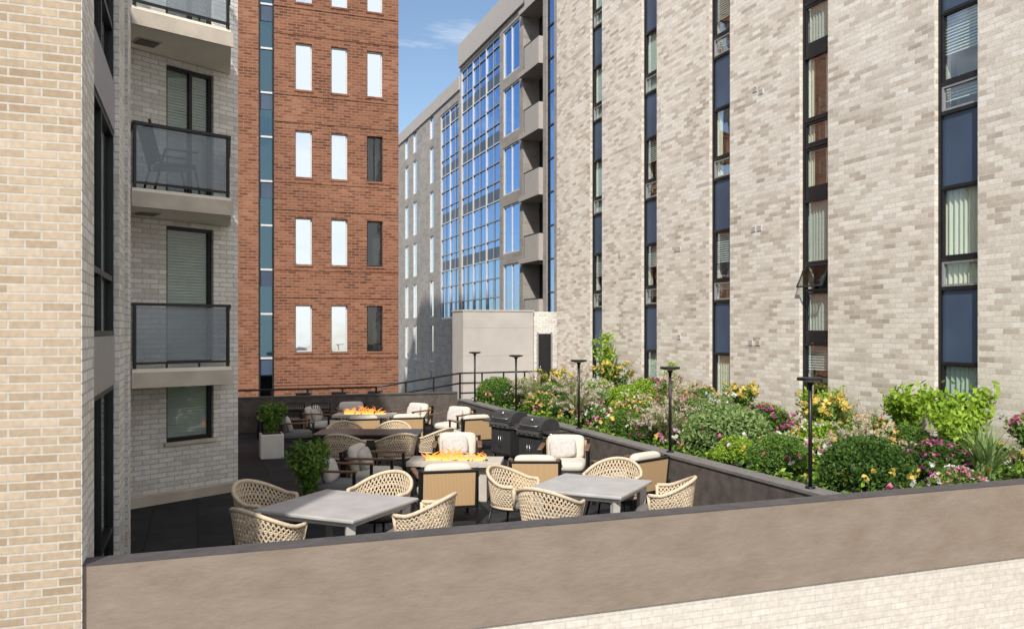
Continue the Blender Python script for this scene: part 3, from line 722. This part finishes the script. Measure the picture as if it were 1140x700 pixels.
def dome(n,size,mat,lump=0.12,rz=0.85,flow=None,nf=0,fs=0.04):
    u=unit(n); u[:,2]=np.abs(u[:,2])*1.0-0.25*(rng.random(n)<0.3)
    k=rng.uniform(0.78,1.04,n)
    lf=1+lump*(np.sin(u[:,0]*5+u[:,1]*3)*np.cos(u[:,1]*6-u[:,2]*4)+0.6*np.sin(u[:,0]*11+u[:,2]*9)*np.sin(u[:,1]*10))
    P=u*(k*lf)[:,None]; P[:,2]=P[:,2]*rz+0.2
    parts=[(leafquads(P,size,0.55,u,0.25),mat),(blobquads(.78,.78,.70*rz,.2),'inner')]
    if flow:
        for fc in flow:
            w=unit(nf); w[:,2]=np.abs(w[:,2])*.9+.1; w/=np.linalg.norm(w,axis=1)[:,None]
            C=w*rng.uniform(1.0,1.12,nf)[:,None]; C[:,2]=C[:,2]*rz+0.2
            C=np.repeat(C,6,axis=0)+rng.normal(scale=fs*0.5,size=(nf*6,3))
            parts.append((leafquads(C,fs,0.8),fc))
    return parts
def leafy(nst,h,lsize,mat,spread=0.5,flow=None,fs=0.05):
    parts=[];Ps=[];st=[];F_=[]
    for i in range(nst):
        an=rng.uniform(0,6.28);sp=rng.uniform(0.1,spread);hh=h*rng.uniform(0.6,1.05)
        t=np.linspace(0,1,14); x=np.cos(an)*sp*t**1.4;y=np.sin(an)*sp*t**1.4;z=hh*t-0.15*hh*t**3
        c=np.stack([x,y,z],1)
        for j in range(13):
            a,b=c[j],c[j+1]; w=0.006*(1-t[j]*.6); st.append([a+[w,0,0],a-[w,0,0],b-[w,0,0],b+[w,0,0]]); st.append([a+[0,w,0],a-[0,w,0],b-[0,w,0],b+[0,w,0]])
            for q in range(3+j//4): Ps.append(c[j]+(c[j+1]-c[j])*rng.random()+rng.normal(scale=lsize*0.9,size=3))
        if flow and rng.random()<.8:
            for q in range(8): F_.append(c[-1]+rng.normal(scale=fs*.6,size=3))
    P=np.array(Ps); parts.append((leafquads(P,lsize,0.42,np.array([[0,0,1.0]]),0.3),mat)); parts.append((np.array(st),'leaf_dark'))
    if F_: parts.append((leafquads(np.array(F_),fs,0.8),flow))
    return parts
def grassy(n,h,spread,mat='grass',w=0.008,plume=0,droop=0.5):
    qs=[];pl=[]
    for i in range(n):
        an=rng.uniform(0,6.28);sp=rng.uniform(.15,1)*spread;hh=h*rng.uniform(.6,1.05); b0=rng.normal(scale=.05,size=2)
        t=np.linspace(0,1,6); r=sp*t**1.6; z=hh*(t-droop*t**3*sp/spread)
        c=np.stack([b0[0]+np.cos(an)*r,b0[1]+np.sin(an)*r,z],1); side=np.array([-np.sin(an),np.cos(an),0])
        for j in range(5):
            w0=w*(1-t[j]**2)+.001;w1=w*(1-t[j+1]**2)+.001
            qs.append([c[j]-side*w0,c[j]+side*w0,c[j+1]+side*w1,c[j+1]-side*w1])
        if i<plume:
            for q in range(40): pl.append(c[-1]+(c[-1]-c[-2])*rng.uniform(-.4,1.5)+rng.normal(scale=.02,size=3))
    parts=[(np.array(qs),mat)]
    if pl: parts.append((leafquads(np.array(pl),.028,.3,np.array([[0,0,1.0]]),.4),'plume'))
    return parts
PM={}
PM['box_dark']=qmesh('boxwood_shrub',dome(6500,0.045,'leaf_dark',0.03,0.9))
PM['box_mid']=qmesh('boxwood_shrub',dome(6500,0.045,'leaf_mid',0.04,0.9))
PM['sage']=qmesh('sage_shrub',dome(6000,0.045,'leaf_light',0.08,0.75))
PM['lime']=qmesh('lime_shrub',dome(3800,0.06,'leaf_lime',0.12))
PM['fpink']=qmesh('flowering_shrub',dome(3000,0.07,'leaf_mid',0.15,0.85,['fl_pink','fl_white'],44,0.055))
PM['fmag']=qmesh('flowering_shrub',dome(3000,0.07,'leaf_dark',0.15,0.85,['fl_magenta','fl_pink'],60,0.045))
PM['fyel']=qmesh('flowering_shrub',dome(3000,0.07,'leaf_mid',0.15,0.85,['fl_yellow','fl_peach'],48,0.055))
PM['fpeach']=qmesh('flowering_shrub',dome(3000,0.075,'leaf_lime',0.18,0.85,['fl_peach','fl_white'],44,0.055))
PM['leafy']=qmesh('leafy_shrub',leafy(34,1.0,0.06,'leaf_lime',0.5))
PM['leafyd']=qmesh('leafy_shrub',leafy(34,0.9,0.05,'leaf_mid',0.5,'fl_yellow'))
PM['leafyw']=qmesh('flowering_perennial',leafy(28,0.9,0.04,'leaf_light',0.45,'fl_white',0.035))
PM['leafyp']=qmesh('flowering_perennial',leafy(28,0.8,0.04,'leaf_mid',0.45,'fl_pink',0.035))
PM['grass']=qmesh('ornamental_grass',grassy(260,0.8,0.6,'grass',0.008,30))
PM['spiky']=qmesh('spiky_yucca',grassy(110,0.8,0.55,'leaf_light',0.02,0,0.2))
PM['palm']=qmesh('potted_palm_foliage',leafy(46,0.95,0.05,'leaf_mid',0.36))
PM['vine']=qmesh('climbing_vine',leafy(16,1.9,0.06,'leaf_lime',0.35))
def plant(k,x,y,s,z=0.62,sz=None):
    nm=PM[k].name.split('.')[0]
    return put(nm,PM[k],(x,y,z),random.uniform(0,6.28),(s,s,sz or s))
random.seed(21)
hero=[('box_dark',7.78,8.25,.56),('box_mid',7.62,9.75,.44),('sage',8.0,11.5,.74),('fmag',8.75,8.1,.42),('spiky',9.0,7.6,.95),('leafy',10.2,9.1,1.1),
('leafy',9.7,8.6,.85),('leafy',10.5,10.3,.95),('fyel',9.3,9.9,.5),('leafyd',9.5,11.0,.95),('fmag',9.2,12.2,.48),('grass',8.5,9.2,.9),('fpeach',8.9,10.5,.42),
('lime',7.5,10.55,.35),('leafyw',8.9,13.0,.9),('grass',7.7,12.8,1.0),('fpink',8.0,13.5,.42),('box_mid',7.6,14.2,.40),('leafyp',8.7,14.2,.9),('sage',9.3,13.9,.55),
('fyel',8.3,15.2,.42),('grass',9.4,15.4,1.1),('fpink',7.7,15.7,.38),('fpeach',9.0,16.5,.45),('grass',7.7,16.6,.95),('box_dark',7.9,17.3,.46),('leafyw',8.6,17.4,.8),('lime',9.4,17.6,.5),
('grass',8.6,18.4,1.25),('fyel',7.7,18.6,.42),('grass',7.8,19.4,1.1),('box_mid',8.5,19.6,.52),('box_dark',7.7,20.3,.58),('fpeach',9.6,19.4,.5),('leafyd',9.0,20.8,1.0),('box_mid',7.7,21.8,.6),('lime',8.6,22.0,.5),('box_dark',9.6,21.6,.55),
('leafy',10.5,12.2,.8),('leafyd',10.3,14.3,.85),('fyel',10.3,15.9,.5),('leafyp',10.3,17.2,.95),('lime',10.5,18.6,.5),('leafyd',10.4,20.2,1.1),('vine',10.75,21.3,1.05),('vine',10.8,17.9,.6),
('fpink',8.2,7.3,.3),('leafyp',10.3,8.0,.9),('leafy',10.6,7.3,1.0),('fpeach',9.9,7.2,.4),('fmag',7.5,13.3,.26),('leafyp',8.6,12.2,.6),('grass',10.2,11.3,.9),('lime',9.9,13.0,.4),('box_mid',9.9,9.7,.36)]
for k,x,y,s in hero: plant(k,x,y,s,0.62+0.07*(x-7))
n=24000
P=np.stack([rng.uniform(7.1,10.95,n),rng.uniform(6.6,22.4,n),rng.gamma(2.0,0.04,n)+0.55],1)
P[:,2]+=0.06*(P[:,0]-7)+0.05*np.sin(P[:,0]*3)*np.sin(P[:,1]*2.3)
h=n//3
def flowers(n,k,s):
    C=np.stack([rng.uniform(7.2,10.9,n),rng.uniform(6.8,22,n),rng.uniform(0.72,1.05,n)],1); C=np.repeat(C,6,axis=0)+rng.normal(scale=s*.5,size=(6*n,3)); return (leafquads(C,s,.8),k)
gm=qmesh('groundcover_planting',[(leafquads(P[:h],.05),'leaf_mid'),(leafquads(P[h:2*h],.05),'leaf_dark'),(leafquads(P[2*h:],.045),'leaf_lime'),flowers(200,'fl_pink',.035),flowers(220,'fl_yellow',.035),flowers(220,'fl_white',.033),flowers(120,'fl_magenta',.033)])
put('groundcover_planting',gm,(0,0,0))
def pot(loc,w,h,mat,plantk,ps,psz):
    e=empty('potted_plant'); e.location=loc
    mb=MB(); mb.bbox(0,0,h/2,w,w,h,0.02,mat); mb.box(-w/2+.04,w/2-.04,-w/2+.04,w/2-.04,h-.01,h+.004,'soil'); mb.build('pot',e)
    o=put('foliage',PM[plantk],(0,0,h-0.03),random.random()*6,(ps,ps,psz)); o.parent=e
pot((1.42,17.9,0),.46,.5,'whitepot','palm',.85,.80)
pot((1.47,12.1,0),.34,.3,'darktop','palm',.9,.95)
# ------------------------------------------------------------------ light
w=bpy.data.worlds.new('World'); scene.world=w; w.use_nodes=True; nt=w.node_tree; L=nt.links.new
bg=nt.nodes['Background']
EL=math.radians(44)
sk=N(nt,'ShaderNodeTexSky'); sk.sky_type='NISHITA'; sk.sun_disc=False; sk.sun_elevation=EL
S=Vector((-0.52,-0.854,0)).normalized()*math.cos(EL)+Vector((0,0,math.sin(EL)))
sk.sun_rotation=math.atan2(S.x,S.y)%(2*math.pi); sk.air_density=1.1; sk.dust_density=0.4; sk.ozone_density=1.8
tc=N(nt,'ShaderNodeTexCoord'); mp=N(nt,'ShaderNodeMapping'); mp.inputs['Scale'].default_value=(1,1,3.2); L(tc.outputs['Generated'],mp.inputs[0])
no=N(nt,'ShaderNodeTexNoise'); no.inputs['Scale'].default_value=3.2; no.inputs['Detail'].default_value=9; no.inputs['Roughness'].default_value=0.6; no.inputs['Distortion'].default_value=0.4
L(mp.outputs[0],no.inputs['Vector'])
# unseen clouds behind the viewpoint, thickened to add fill light
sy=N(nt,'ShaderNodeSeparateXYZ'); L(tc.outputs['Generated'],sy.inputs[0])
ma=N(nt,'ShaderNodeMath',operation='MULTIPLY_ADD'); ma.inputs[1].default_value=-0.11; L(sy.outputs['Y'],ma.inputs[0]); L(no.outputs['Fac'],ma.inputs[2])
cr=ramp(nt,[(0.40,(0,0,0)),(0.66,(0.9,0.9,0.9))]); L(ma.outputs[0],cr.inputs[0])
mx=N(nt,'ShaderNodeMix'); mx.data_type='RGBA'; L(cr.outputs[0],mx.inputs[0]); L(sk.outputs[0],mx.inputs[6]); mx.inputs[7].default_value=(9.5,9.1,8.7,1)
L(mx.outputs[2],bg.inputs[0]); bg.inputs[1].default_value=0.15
sun=bpy.data.lights.new('sun','SUN'); sun.energy=4.8; sun.angle=math.radians(1.5); sun.color=(1,0.95,0.87)
so=bpy.data.objects.new('sun',sun); COL.objects.link(so); so.rotation_euler=S.to_track_quat('Z','Y').to_euler(); so.location=(-10,-10,30)
# ------------------------------------------------------------------ camera
cam=bpy.data.cameras.new('camera'); co=bpy.data.objects.new('camera',cam); COL.objects.link(co)
co.location=(0,0,2.6); co.rotation_euler=(math.radians(90),0,math.radians(-20.47)); cam.sensor_width=36; cam.lens=938/1140*36; cam.shift_y=18/1140
cam.clip_end=2000; scene.camera=co
scene.view_settings.view_transform='Standard'; scene.view_settings.look='None'; scene.view_settings.exposure=0
